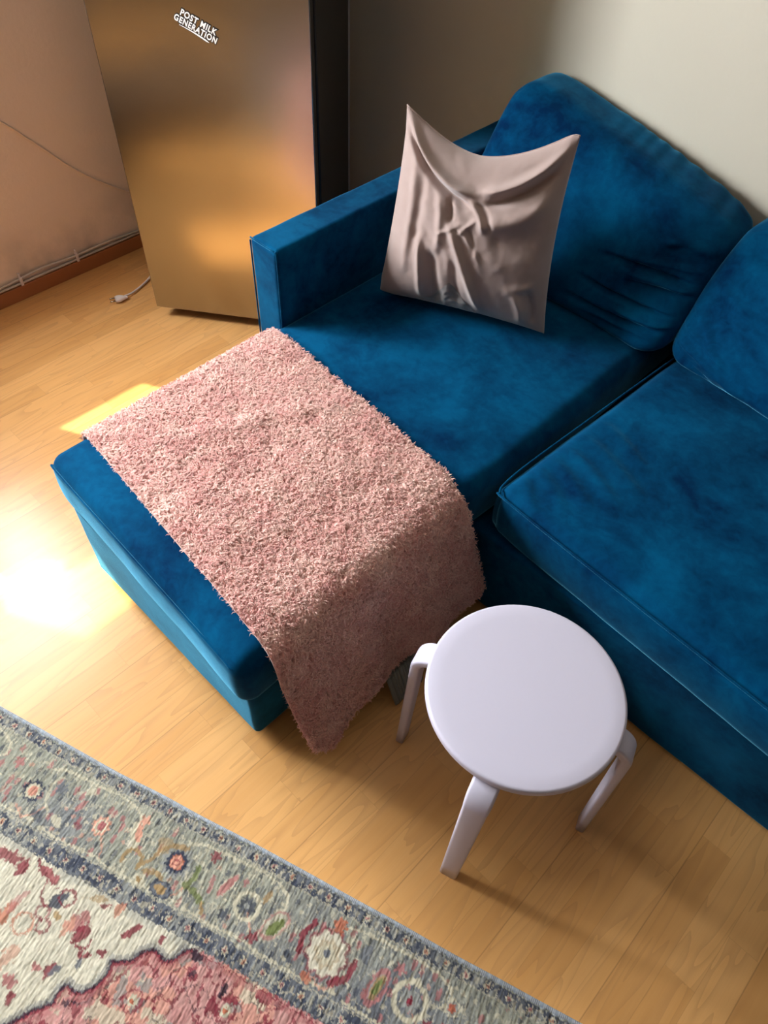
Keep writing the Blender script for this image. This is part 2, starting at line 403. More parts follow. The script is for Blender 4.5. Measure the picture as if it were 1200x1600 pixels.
def join_text(name, off, z, mat, grow):
    bm = bmesh.new()
    for body, sz, x, y, sx in (('POST MILK', 0.0235, 0.002, 0.0040, 0.83), ('GENERATION', 0.0235, 0.000, -0.0165, 0.79)):
        me = text_mesh(body, sz, off, x, y, z, mat, name, sx); bm.from_mesh(me); bpy.data.meshes.remove(me)
    n = 26; top, bot = [], []
    for i in range(n + 1):
        t = i / n; x = -0.046 + 0.092 * t; yc = -0.0225 + 0.0022 * math.sin(t * 3.1) - 0.0015 * t; h = (0.0006 + 0.0016 * min(t * 1.5, 1) * min((1 - t) * 9, 1)) + grow
        top.append(bm.verts.new((x, yc + h, z))); bot.append(bm.verts.new((x, yc - h, z)))
    for i in range(n): bm.faces.new((bot[i], bot[i + 1], top[i + 1], top[i]))
    me = bpy.data.meshes.new(name); bm.to_mesh(me); bm.free(); o = link(name, me, mat, st, smooth=False)
    return o
join_text('outline', 0.0031, 0.0004, INK, 0.0016)
join_text('lettering', 0.0007, 0.0009, PAPER, 0.0)

# plug and cord
co = empty('power_cord', (-2.204, 0.995, 0)); tag(co, 'white power cord with its plug lying loose on the floor by the fridge', 'power cord')
tube('cable', [(0.0, 0.018, 0.012), (-0.004, 0.05, 0.008), (-0.020, 0.10, 0.006), (-0.040, 0.145, 0.006), (-0.064, 0.178, 0.006), (-0.085, 0.205, 0.006), (-0.10, 0.30, 0.006), (0.0, 0.42, 0.006)], 0.0036, PLASTIC, co)
def plug():
    V, F = [], []; rows = [(-0.020, .014, .008), (-0.012, .0175, .0095), (-0.002, .0165, .0095), (0.008, .011, .008), (0.016, .0065, .006), (0.024, .0045, .0045)]
    for y, a, b in rows:
        for k in range(16):
            an = 2 * math.pi * k / 16; V.append((a * math.cos(an), y, 0.0105 + b * math.sin(an)))
    for i in range(len(rows) - 1):
        for k in range(16): F.append((i * 16 + k, i * 16 + (k + 1) % 16, (i + 1) * 16 + (k + 1) % 16, (i + 1) * 16 + k))
    F.append(tuple(range(16))); F.append(tuple(range((len(rows) - 1) * 16 + 15, (len(rows) - 1) * 16 - 1, -1)))
    p = link('plug', mesh('plug', V, F), PLASTIC, co); p.rotation_euler = (0, 0, math.radians(-22))
    for x in (-0.0095, 0.0095):
        tube('pin', [(x, -0.019, 0.0105), (x, -0.038, 0.0105)], 0.0023, STEEL, p, sub=1)
plug()

# ------------------------------------------------------------------ sofa
sofa = empty('corner_sofa', (-0.6, 1.1, 0)); tag(sofa, 'blue velvet corner sofa with a chaise end and one square arm', 'sofa')
inv = Matrix.Translation((0.6, -1.1, 0))
def attach(o): o.matrix_parent_inverse = inv; return o
SP = dict()
def sofa_pad(name, lo, hi, r, res=0.02, disp=None, xf=None):
    c = [(a + b) / 2 for a, b in zip(lo, hi)]; h = [(b - a) / 2 for a, b in zip(lo, hi)]
    return attach(padded(name, h, r, res, VELVET, sofa, xf or moved(c), disp))
soft = lambda a, s: (lambda P, N: a * fbm(P[:, 0] * s + 3.1, P[:, 1] * s + P[:, 2] * s * 1.7, 5))
sofa_pad('chaise_base', (-1.240, 0.304, 0.030), (-0.606, 1.00, 0.288), 0.014, 0.03, soft(0.002, 9))
sofa_pad('seat_base', (-1.232, 0.932, 0.012), (1.00, 1.90, 0.284), 0.014, 0.03, soft(0.003, 7))
ARM = sofa_pad('armrest', (-1.336, 0.957, 0.030), (-1.236, 1.93, 0.655), 0.014, 0.02, soft(0.0015, 12))
sofa_pad('armrest', (1.002, 0.957, 0.030), (1.10, 1.93, 0.655), 0.014, 0.03)
sofa_pad('backrest_frame', (-1.234, 1.80, 0.29), (1.00, 1.93, 0.655), 0.014, 0.03)
def piping(pts, parent, r=0.0022, closed=False, sub=6): 
    o = tube('piping', pts, r, VELVET, parent, seg=6, sub=sub, closed=closed); o.matrix_parent_inverse = inv if parent is sofa else Matrix.Identity(4); return o
piping([(-1.2378, 0.9588, 0.04), (-1.2378, 0.9588, 0.3), (-1.2378, 0.9588, 0.52), (-1.2378, 0.9588, 0.643), (-1.243, 0.9588, 0.6505)], ARM)
piping([(-1.2378, 0.960, 0.652), (-1.285, 0.9585, 0.6525), (-1.3335, 0.960, 0.652)], ARM, sub=2)
piping([(-1.3345, 0.9595, 0.645), (-1.3345, 0.9588, 0.40), (-1.3345, 0.9588, 0.05)], ARM, sub=2)
for p in ((-1.18, .37), (-.66, .37), (-1.28, 1.05), (-1.28, 1.88), (.95, 1.0), (.95, 1.85)):
    hgt = 0.0295 if p[1] < 1.0 or p[0] < -1.2 else 0.0115
    o = attach(boxes('foot', [((p[0] - .025, p[1] - .025, 0), (p[0] + .025, p[1] + .025, hgt))], PINPAD, sofa))

# chaise seat cushion
def seat_disp(hx, hy, seed, crown=0.014):
    def f(P, N):
        u, v = P[:, 0] / hx, P[:, 1] / hy
        top = np.clip(N[:, 2], 0, 1); side = 1 - np.abs(N[:, 2])
        d = top * crown * (1 - u ** 4) * (1 - v ** 6)
        d += side * 0.006 * np.cos(P[:, 2] / 0.075 * 1.5)
        d += 0.0035 * fbm(P[:, 0] * 7 + seed, P[:, 1] * 7, seed)
        return d
    return f
cl, ch = (-1.252, 0.285, 0.290), (-0.560, 1.78, 0.442)
def chaise_xf(P):
    Q = moved(((cl[0] + ch[0]) / 2, (cl[1] + ch[1]) / 2, (cl[2] + ch[2]) / 2))(P)
    Q[:, 1] -= 0.030 * np.clip((Q[:, 0] + 1.252) / 0.69, 0, 1) * np.clip((0.6 - Q[:, 1]) / 0.3, 0, 1) - 0.018   # end runs slightly out of square
    Q[:, 0] += 0.018 * np.clip((Q[:, 0] + .9) / .35, 0, 1) * np.clip((Q[:, 1] - .8) / .2, 0, 1)
    return Q
CH_ = sofa_pad('chaise_cushion', cl, ch, 0.030, 0.016, seat_disp(0.346, 0.75, 3, 0.012), chaise_xf)
def ring_pts(lo, hi, z, r, front):
    return [(lo[0] + r * .25, 1.0, z), (lo[0] + r * .25, lo[1] + 0.03, z), (lo[0] + 0.03, lo[1] + 0.012, z), (-0.9, lo[1] + 0.006 , z), (hi[0] - 0.03, lo[1] - 0.005, z), (hi[0] - r * .25, lo[1] + 0.02, z), (hi[0] - r * .25, 1.0, z)]

# right seat cushion: slightly askew, front edge drooping
RZ = math.radians(-3.6)
def rs_xf(P):
    Q = P.copy(); Q = moved((0, 0, 0), RZ)(Q)
    Q[:, 0] += 0.247; Q[:, 1] += 1.312; Q[:, 2] += 0.36
    return Q
def rs_disp(P, N):
    u, v = P[:, 0] / 0.74, P[:, 1] / 0.42
    top = np.clip(N[:, 2], 0, 1); side = 1 - np.abs(N[:, 2])
    d = top * 0.016 * (1 - u ** 8) * (1 - v ** 6) + side * 0.008 * np.cos(P[:, 2] / 0.075 * 1.5)
    x, y = P[:, 0] + 0.74, P[:, 1] + 0.42          # distances from the left and front edges
    for k, (yy, l, b) in enumerate(((0.07, .10, .012), (0.115, .15, .02), (0.16, .19, .02), (0.21, .22, .024), (0.27, .24, .02), (0.34, .2, .02))):
        d += top * ridge(x, y, (0.012, yy), (l, yy - 0.07), 0.0085, 0.0038, b * .4)
        d -= top * ridge(x, y, (0.012, yy + 0.022), (l, yy - 0.05), 0.009, 0.0022, b * .4)
    d += 0.003 * fbm(P[:, 0] * 6, P[:, 1] * 6, 17)
    d -= side * 0.010 * np.exp(-(x / 0.08) ** 2) * (N[:, 1] < -0.5)
    return d
RS = attach(padded('seat_cushion', (0.74, 0.42, 0.073), 0.028, 0.011, VELVET, sofa, rs_xf, rs_disp))
# piping round its top
c_, s_ = math.cos(RZ), math.sin(RZ)
def rsw(x, y, z): return (x * c_ - y * s_ + 0.247, x * s_ + y * c_ + 1.312, z + 0.36)
piping([rsw(*p) for p in ((-0.745, 0.3, 0.064), (-0.746, 0.1, 0.066), (-0.746, -0.1, 0.067), (-0.746, -0.30, 0.067), (-0.742, -0.385, 0.066), (-0.732, -0.416, 0.064), (-0.70, -0.425, 0.066), (-0.4, -0.429, 0.068), (0.0, -0.429, 0.068), (0.6, -0.429, 0.068))], RS, 0.0026)
piping([(-1.236, 0.3030, 0.422), (-1.20, 0.2975, 0.425), (-0.9, 0.2855, 0.427), (-0.63, 0.2755, 0.425), (-0.585, 0.2745, 0.423), (-0.5625, 0.296, 0.423)], CH_, 0.0024)

# back cushions: leaning, slumped, wrinkled towards their ends
def back_cushion(x0, x1, yb, ztL, ztR, rz, seed, wr, lean=0.20, thick=0.205, base=0.438):
    hx = (x1 - x0) / 2; hz = 0.235; hy = thick / 2; x_c = (x0 + x1) / 2
    def xf(P):
        u = P[:, 0] / hx; w = np.clip((P[:, 2] + hz) / (2 * hz), 0, 1.2)
        H = (ztL + (ztR - ztL) * (u + 1) / 2) - base
        z = base + w * H
        th = P[:, 1] * (1.06 - 0.22 * w)
        yl = hy + th + lean * w ** 1.15
        c, s = math.cos(rz), math.sin(rz)
        return np.stack([x_c + P[:, 0] * c - (yl - hy) * s, yb + yl + P[:, 0] * s * 1.0, z], -1)
    def disp(P, N):
        u, w = P[:, 0] / hx, P[:, 2] / hz
        fr = np.clip(-N[:, 1], 0, 1); tp = np.clip(N[:, 2], 0, 1); sd = np.abs(N[:, 0])
        d = fr * 0.038 * (1 - np.abs(u) ** 2.5) * (1 - np.abs(w) ** 2.5) + tp * 0.028 * (1 - u ** 6) + sd * 0.014 * (1 - w ** 2)
        d += 0.006 * fbm(P[:, 0] * 6 + seed, P[:, 2] * 6 + P[:, 1] * 5, seed)
        for a, b, wd, A, bd in wr: d += fr * ridge(u, w, a, b, wd, A, bd)
        # gathers across the top gusset
        g = np.sin(P[:, 0] * 118 + 2.2 * np.sin(P[:, 0] * 17) + P[:, 1] * 22)
        d += tp * 0.0020 * g * np.clip(u + 0.55, 0, 1)
        d -= 0.0035 * np.exp(-((P[:, 1] + hy * 0.72) / 0.004) ** 2) * tp * (np.abs(u) < .95)
        return d
    return attach(padded('back_cushion', (hx, hy, hz), 0.058, 0.0085, VELVET, sofa, xf, disp))
wrL = [((0.25, 0.06), (1.0, 0.30), .035, -.012, .02), ((0.2, -.30), (1.0, -.22), .030, -.014, -.02), ((0.45, .20), (.98, .52), .035, .008, .02),
       ((0.15, -.62), (.98, -.50), .035, -.014, -.03), ((0.5, -.1), (1., .12), .03, -.010, .02), ((0.55, -.45), (1.0, -.38), .03, .009, 0), ((0.3, -.80), (.95, -.68), .03, -.010, 0),
       ((0.62, .55), (.98, .80), .05, .012, .04), ((.72, .35), (.80, .75), .05, -.012, .05), ((-.2, .5), (.3, .7), .06, .004, .0), ((0.5, .05), (1., .20), .04, .009, .02)]
wrL = [(a, b, w_, A * 1.5, bd) for a, b, w_, A, bd in wrL]
back_cushion(-1.222, -0.508, 1.55, 0.826, 0.682, math.radians(-2.5), 4, wrL)
wrR = [((-1.0, -.55), (-.35, -.85), .035, .010, .02), ((-1.0, -.35), (-.55, -.6), .03, .008, .02), ((-1, -.7), (-.6, -.9), .03, -.010, 0), ((-.98, -.1), (-.7, -.5), .03, .007, .03),
       ((-.9, .75), (-.5, .6), .05, -.010, 0), ((-1., .3), (-.6, .1), .05, .006, 0)]
back_cushion(-0.492, 0.24, 1.545, 0.738, 0.765, math.radians(-3.0), 9, wrR, lean=0.19)
back_cushion(0.256, 0.985, 1.53, 0.79, 0.79, 0.0, 13, [])

# ------------------------------------------------------------------ throw blanket
# cross profile (x,z) from the hang on the far side over the chaise to the hang facing the stool
prof = np.array([(-1.286, .10), (-1.284, .18), (-1.280, .27), (-1.277, .34), (-1.271, .405), (-1.257, .437), (-1.228, .4565), (-1.15, .465), (-1.0, .4685), (-.85, .4685), (-.70, .4655), (-.62, .4625), (-.575, .457), (-.546, .438), (-.530, .400), (-.517, .340), (-.505, .26), (-.494, .18), (-.484, .11), (-.478, .060)])
seg = np.r_[0, np.cumsum(np.linalg.norm(np.diff(prof, axis=0), axis=1))]; PL = seg[-1]
# (arc fraction, y of the near edge, y of the far edge)
s_top0, s_top1 = seg[5] / PL, seg[12] / PL
def edges(s):
    f = np.interp(s, [0, s_top0, (s_top0 + s_top1) / 2, s_top1, s_top1 + .08, 1.0], [.40, .393, .362, .336, .328, .338])
    b = np.interp(s, [0, s_top0, s_top1 - .03, s_top1 + .02, s_top1 + .10, 1.0], [.93, .930, .872, .862, .868, .900])
    return f, b
def csmooth(s, k):
    ar = s * PL; e = 0.012
    return (np.interp(ar - e, seg, prof[:, k]) + np.interp(ar, seg, prof[:, k]) + np.interp(ar + e, seg, prof[:, k])) / 3
def throw_pt(s, t):
    x, z = csmooth(s, 0), csmooth(s, 1); f, b = edges(s); y = f + (b - f) * t
    h = np.clip((s - s_top1) / (1 - s_top1), 0, 1)                    # how far down the near hang
    # the lower hem climbs from the pointed corner towards the back
    z = z + h ** 1.3 * (np.clip(t - .06, 0, 1) ** 0.8) * 0.085 + h ** 5 * 0.035 * np.exp(-(t / .045) ** 2)
    x = x + h * (0.010 * np.sin(t * 9 + 0.7) + 0.006 * np.sin(t * 21)) + h ** 2 * 0.008 * t
    y = y + h ** 2 * 0.014 * np.exp(-((t - 0.0) / .12) ** 2)
    top = (1 - h) * np.clip((x + 1.26) / .06, 0, 1)
    z = z + top * (0.0035 * vnoise(x * 9, y * 9, 3) + 0.002 * vnoise(x * 23, y * 23, 8))
    z = z + top * 0.007 * np.exp(-(((x + 1.02) - (y - .62) * .5) / .03) ** 2) * np.exp(-((y - .66) / .15) ** 2)
    return np.stack([x, y, z], -1)
def throw_nrm(s, t):
    e = 2e-3; a = throw_pt(s + e, t) - throw_pt(s - e, t); b = throw_pt(s, t + e) - throw_pt(s, t - e)
    n = np.cross(a, b); n /= np.linalg.norm(n, axis=-1, keepdims=True) + 1e-12; return n
SPC = 0.0165                                                        # rosette spacing
def rosette(a, b):
    """nearest jittered-grid centre to cloth coordinates a,b (metres): distance, angle, id"""
    best = np.full(a.shape, 9.0); ang = np.zeros(a.shape); rid = np.zeros(a.shape)
    gi, gj = np.floor(a / SPC).astype(int), np.floor(b / SPC).astype(int)
    for di in (-1, 0, 1):
        for dj in (-1, 0, 1):
            i, j = gi + di, gj + dj
            jx = vnoise(i * 1.0, j * 1.0, 31) * .38; jy = vnoise(i * 1.0, j * 1.0, 32) * .38
            cx, cy = (i + .5 + jx + .5 * (j % 2)) * SPC, (j + .5 + jy) * SPC
            d = np.hypot(a - cx, b - cy); m = d < best
            best = np.where(m, d, best); ang = np.where(m, np.arctan2(b - cy, a - cx), ang); rid = np.where(m, vnoise(i * 1.0, j * 1.0, 33), rid)
    return best, ang, rid
ns, ntt = 1000, 380
sg, tg = np.meshgrid(np.linspace(0.002, 0.998, ns), np.linspace(0, 1, ntt), indexing='ij')
fe, be = edges(sg); ca = sg * PL; cb = fe + (be - fe) * tg
P0 = throw_pt(sg, tg); N0 = throw_nrm(sg, tg)
d, an, rid = rosette(ca, cb); rr = d / SPC
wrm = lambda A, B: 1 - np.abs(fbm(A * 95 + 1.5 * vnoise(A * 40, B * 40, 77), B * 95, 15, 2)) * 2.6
height = 0.0030 * np.exp(-((rr - .30) / .17) ** 2) * (0.7 + 0.3 * np.cos(an * 2 + rid * 6)) + .0042 * np.clip(wrm(ca, cb), -.4, 1) + 0.0015 * vnoise(ca * 420, cb * 420, 5) + .002 * vnoise(ca * 38, cb * 38, 6)
edge_fall = np.minimum(1, np.minimum(tg, 1 - tg) * 60)
VT = (P0 + N0 * (height * edge_fall)[..., None]).reshape(-1, 3)
# underside, so that the cloth has thickness
VB = (P0 - N0 * 0.004).reshape(-1, 3)
idx = np.arange(ns * ntt).reshape(ns, ntt); n_ = ns * ntt
q = np.stack([idx[:-1, :-1], idx[1:, :-1], idx[1:, 1:], idx[:-1, 1:]], -1).reshape(-1, 4)
qb = q[:, ::-1] + n_
rim = []
for line in (idx[0, :], idx[:, -1], idx[-1, ::-1], idx[::-1, 0]):
    rim.append(np.stack([line[:-1], line[1:], line[1:] + n_, line[:-1] + n_], -1))
Qt = np.concatenate([q, qb] + rim)
pk = np.array([0.66, 0.30, 0.275]); cr = np.array([0.88, 0.62, 0.53]); dk = np.array([0.40, 0.155, 0.135])
tone = np.clip(.45 + .3 * vnoise(ca * 30, cb * 30, 9) + .25 * vnoise(ca * 260, cb * 260, 10), 0, 1)[..., None]
colT = pk * (1 - tone) + cr * tone
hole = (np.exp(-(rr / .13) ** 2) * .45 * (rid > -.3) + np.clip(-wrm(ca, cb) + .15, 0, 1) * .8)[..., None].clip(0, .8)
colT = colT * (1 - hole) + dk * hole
colB = np.tile(np.array([[.42, .30, .26]]), (n_, 1))
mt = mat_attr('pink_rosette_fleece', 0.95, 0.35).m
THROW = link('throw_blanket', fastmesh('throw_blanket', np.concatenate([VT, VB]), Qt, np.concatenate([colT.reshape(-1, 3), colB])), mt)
tag(THROW, 'fluffy pink rosette throw draped across the chaise, hanging down beside the stool', 'throw blanket')
# pile: curled fibres swirling round every rosette
nf = 175000
fs = RNG.uniform(0.0, 1.0, nf); ft = RNG.uniform(0.0, 1.0, nf)
fe, be = edges(fs); fa, fb = fs * PL, fe + (be - fe) * ft
d, an, rid = rosette(fa, fb); rr = d / SPC
B0 = throw_pt(fs, ft); n0 = throw_nrm(fs, ft)
e = 2e-3; ts = throw_pt(fs + e, ft) - throw_pt(fs - e, ft); ts /= np.linalg.norm(ts, axis=-1, keepdims=True)
tb = np.cross(n0, ts)
swirl = an + np.where(rid > -0.2, 1.25, -1.25) + RNG.normal(0, .75, nf)
dirv = ts * np.cos(swirl)[:, None] + tb * np.sin(swirl)[:, None]
Lf = RNG.uniform(.0045, .0105, nf)[:, None]; hb = (0.0028 * np.exp(-((rr - .30) / .18) ** 2) + .0040 * np.clip(wrm(fa, fb), -.4, 1))[:, None]
base = B0 + n0 * (hb - .0008)
lift = RNG.uniform(.25, .85, nf)[:, None]
p1 = base + n0 * Lf * lift * .55 + dirv * Lf * .30
p2 = base + n0 * Lf * lift * .75 + dirv * Lf * .68
curl = np.cross(n0, dirv) * np.where(rid > -.2, 1, -1)[:, None]
p3 = base + n0 * Lf * lift * .50 + dirv * Lf * .92 + curl * Lf * .30
wv = np.cross(n0, dirv); w0 = RNG.uniform(.0004, .0009, nf)[:, None]
PV = np.stack([base - wv * w0, base + wv * w0, p1 - wv * w0, p1 + wv * w0, p2 - wv * w0 * .8, p2 + wv * w0 * .8, p3 - wv * w0 * .3, p3 + wv * w0 * .3], 1).reshape(-1, 3)
bi = np.arange(nf)[:, None] * 8
Qp = np.concatenate([bi + np.array([[0, 1, 3, 2]]), bi + np.array([[2, 3, 5, 4]]), bi + np.array([[4, 5, 7, 6]])])
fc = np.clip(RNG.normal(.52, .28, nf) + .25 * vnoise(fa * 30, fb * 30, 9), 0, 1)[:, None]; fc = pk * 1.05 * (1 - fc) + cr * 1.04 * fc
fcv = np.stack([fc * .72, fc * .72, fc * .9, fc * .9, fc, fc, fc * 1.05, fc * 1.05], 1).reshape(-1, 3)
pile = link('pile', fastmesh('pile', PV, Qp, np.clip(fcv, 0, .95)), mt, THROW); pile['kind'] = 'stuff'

# small grey ribbed cloth showing under the hem
GREY = mat_cloth('grey_ribbed_knit', (0.16, 0.17, 0.15, 1), (0.24, 0.25, 0.22, 1), 0.2)
V, F = [], []
nx, ny = 26, 10
for j in range(ny + 1):
    for i in range(nx + 1):
        a, b = i / nx, j / ny
        V.append((-0.456 - 0.035 * b + 0.0022 * math.sin(a * 60), 0.585 + 0.085 * a, 0.004 + 0.085 * b))
for j in range(ny):
    for i in range(nx): k = j * (nx + 1) + i; F.append((k, k + 1, k + nx + 2, k + nx + 1))
rag = link('folded_cloth', mesh('folded_cloth', V, F), GREY); md = rag.modifiers.new('thickness', 'SOLIDIFY'); md.thickness = 0.012; md.offset = 1
tag(rag, 'bit of grey ribbed cloth peeking out between the throw hem and the stool leg', 'cloth')

# ------------------------------------------------------------------ scatter pillow
BL, BR, TR, TL = [np.array(p) for p in ((-1.160, 1.226, .462), (-.748, 1.410, .462), (-.829, 1.505, .899), (-1.203, 1.355, .899))]
def pillow():
    n = 190
    u, v = np.meshgrid(np.linspace(-1, 1, n), np.linspace(-1, 1, n), indexing='ij')
    a, b = (u + 1) / 2, (v + 1) / 2
    w = lambda A: A[..., None]
    # edges sag inwards between the pulled corners
    b2 = b - 0.185 * (1 - np.abs(u + .08) ** 1.7).clip(0) * b ** 2.5 + 0.025 * (1 - u * u) * (1 - b) ** 3 
    a2 = a + 0.02 * (1 - v * v) * (1 - a) ** 2 - 0.035 * (1 - v * v) * a ** 2
    P = w((1 - a2) * (1 - b2)) * BL + w(a2 * (1 - b2)) * BR + w(a2 * b2) * TR + w((1 - a2) * b2) * TL
    nrm = np.cross(BR - BL, TL - BL); nrm /= np.linalg.norm(nrm)
    if nrm[1] > 0: nrm = -nrm
    body = ((1 - np.abs(u) ** 2.6) * (1 - np.abs(v) ** 2.4)).clip(0) ** .62
    Tf = 0.088 * body * (1.0 - .22 * v) ; Tb = 0.062 * body * (1.0 - .3 * v)
    f = np.zeros_like(u)
    R = lambda *k: ridge(u, v, *k)
    f += R((-1.02, 1.0), (.12, .46), .055, .024, -.10) - R((-.98, .86), (.10, .30), .040, .024, -.09)      # rolled flap from the top left corner
    f += R((.02, .52), (1.0, .92), .060, .020, -.07) - R((.08, .36), (.95, .74), .055, .018, -.06)
    f += R((-.05, .42), (.22, .02), .035, .009, .05) - R((.03, .42), (.30, .02), .035, .010, .05)
    f += R((-.78, .72), (-.70, -.75), .055, .008, .03) - R((-.62, .6), (-.60, -.4), .05, .006, .0)
    f += R((-.42, .45), (-.30, -.35), .05, .008, .04) - R((-.28, .42), (-.20, .05), .035, .010, .02)
    f += R((-.25, .15), (.30, -.98), .050, .017, .03) - R((-.38, -.25), (-.22, -1.0), .06, .016, .0)
    f += R((-.55, -.1), (-.42, -.98), .045, .014, .0) - R((-.1, -.3), (.02, -.9), .05, .010, 0)
    f += R((-.15, .1), (.25, -.35), .03, .006, .04) + R((-.1, -.05), (.12, .22), .03, .005, 0) - R((0, .1), (.15, -.25), .03, .006, .02)
    f += R((-.35, -.1), (-.05, .12), .03, .005, 0)
    f += R((.02, .15), (.98, .50), .11, .016, -.12)                                                   # crest, light above and shade below
    f -= R((.25, -.1), (.9, .05), .16, .008, 0)
    f += R((.62, -.55), (.72, -.98), .05, .012, .05) - R((.78, -.50), (.86, -.95), .045, .014, .03) + R((.5, -.6), (.9, -.45), .05, .006, 0)
    f += 0.0035 * fbm(u * 3.3 + 5, v * 3.3, 41) + .0014 * fbm(u * 9, v * 9, 45, 2) + 0.0010 * np.sin((u + v * .6) * 30 + 3 * vnoise(u * 3, v * 3, 46)) * np.clip(1 - ((u + .1) ** 2 + (v + .1) ** 2) * 1.6, 0, 1)
    keep = ((1 - np.abs(u) ** 8) * (1 - np.abs(v) ** 8)).clip(0) ** .5
    Vf = P + w(Tf + f * keep) * nrm; Vb = P - w(Tb + .3 * f * keep) * nrm
    # corner tips lean forward a little
    tip = (np.clip(np.abs(u) - .75, 0, 1) / .25) * (np.clip(v - .75, 0, 1) / .25)
    Vf += w(tip * .012) * nrm; Vb += w(tip * .012) * nrm
    lowc = (np.clip(-u - .8, 0, 1) / .2) * (np.clip(-v - .8, 0, 1) / .2); Vf -= w(lowc * .018) * nrm; Vb -= w(lowc * .018) * nrm
    for A in (Vf, Vb): A[..., 2] = np.maximum(A[..., 2], 0.459)
    idx = np.arange(n * n).reshape(n, n); V = np.concatenate([Vf.reshape(-1, 3), Vb.reshape(-1, 3)])
    mp = np.arange(2 * n * n); bnd = np.zeros((n, n), bool); bnd[0] = bnd[-1] = True; bnd[:, 0] = bnd[:, -1] = True
    mp[n * n:][bnd.ravel()] = idx[bnd]
    q = np.stack([idx[:-1, :-1], idx[1:, :-1], idx[1:, 1:], idx[:-1, 1:]], -1).reshape(-1, 4)
    Q = np.concatenate([q[:, ::1], mp[(q + n * n)[:, ::-1]]])
    o = link('pillow', fastmesh('pillow', V, Q), mat_cloth('dusty_pink_cotton_velvet', (0.30, 0.215, 0.19, 1), (0.38, 0.29, 0.262, 1), 0.35), None)
    tag(o, 'crumpled dusty pink square pillow standing on the blue seat by the arm', 'pillow')
    # darker crushed inner fabric showing where the cover gapes at the bottom
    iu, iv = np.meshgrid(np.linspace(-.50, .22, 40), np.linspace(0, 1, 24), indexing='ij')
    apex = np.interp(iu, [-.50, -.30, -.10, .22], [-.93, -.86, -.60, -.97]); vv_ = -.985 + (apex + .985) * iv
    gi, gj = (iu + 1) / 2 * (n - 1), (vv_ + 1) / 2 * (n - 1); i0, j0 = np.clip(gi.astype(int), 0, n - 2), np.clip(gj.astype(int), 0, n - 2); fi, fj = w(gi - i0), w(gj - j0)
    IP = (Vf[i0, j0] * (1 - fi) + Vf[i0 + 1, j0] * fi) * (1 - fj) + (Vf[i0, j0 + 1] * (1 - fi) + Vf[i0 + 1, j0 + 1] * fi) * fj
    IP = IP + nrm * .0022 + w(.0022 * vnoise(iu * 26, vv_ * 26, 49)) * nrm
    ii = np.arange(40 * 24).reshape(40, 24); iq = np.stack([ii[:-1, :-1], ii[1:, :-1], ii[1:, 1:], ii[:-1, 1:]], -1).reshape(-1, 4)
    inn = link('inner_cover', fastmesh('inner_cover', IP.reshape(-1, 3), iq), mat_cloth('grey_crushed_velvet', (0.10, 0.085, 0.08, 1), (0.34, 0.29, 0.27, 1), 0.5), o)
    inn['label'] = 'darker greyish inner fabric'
    rim = [Vf[i, -1] for i in range(0, n, 8)] + [Vf[-1, -1]]
    t_ = tube('seam', [tuple(p) for p in rim], 0.0016, o.data.materials[0], o, seg=6, sub=2)
    return o
pillow()

# ------------------------------------------------------------------ stool
SX, SY = -0.185, 0.603
stool = empty('round_stool', (SX, SY, 0)); tag(stool, 'pale lilac round stool with bent legs on the wooden floor', 'stool')
def seat():
    V, F = [], []; n = 96; R_ = 0.175
    rows = [(0, .450), (R_ - .03, .450), (R_ - .006, .4500), (R_ - .0022, .4490), (R_ - .0004, .4465), (R_, .443), (R_, .436), (R_ - .001, .4325), (R_ - .004, .431), (R_ - .03, .431), (0, .431)]
    V.append((0, 0, .450))
    for r, z in rows[1:-1]:
        for k in range(n): a = 2 * math.pi * k / n; V.append((r * math.cos(a), r * math.sin(a), z))
    V.append((0, 0, .431)); m = len(rows) - 2
    for k in range(n):
        F.append((0, 1 + k, 1 + (k + 1) % n)); F.append((len(V) - 1, 1 + (m - 1) * n + (k + 1) % n, 1 + (m - 1) * n + k))
        for i in range(m - 1): F.append((1 + i * n + k, 1 + (i + 1) * n + k, 1 + (i + 1) * n + (k + 1) % n, 1 + i * n + (k + 1) % n))
    return link('seat', mesh('seat', V, F), LILAC, stool)
seat()
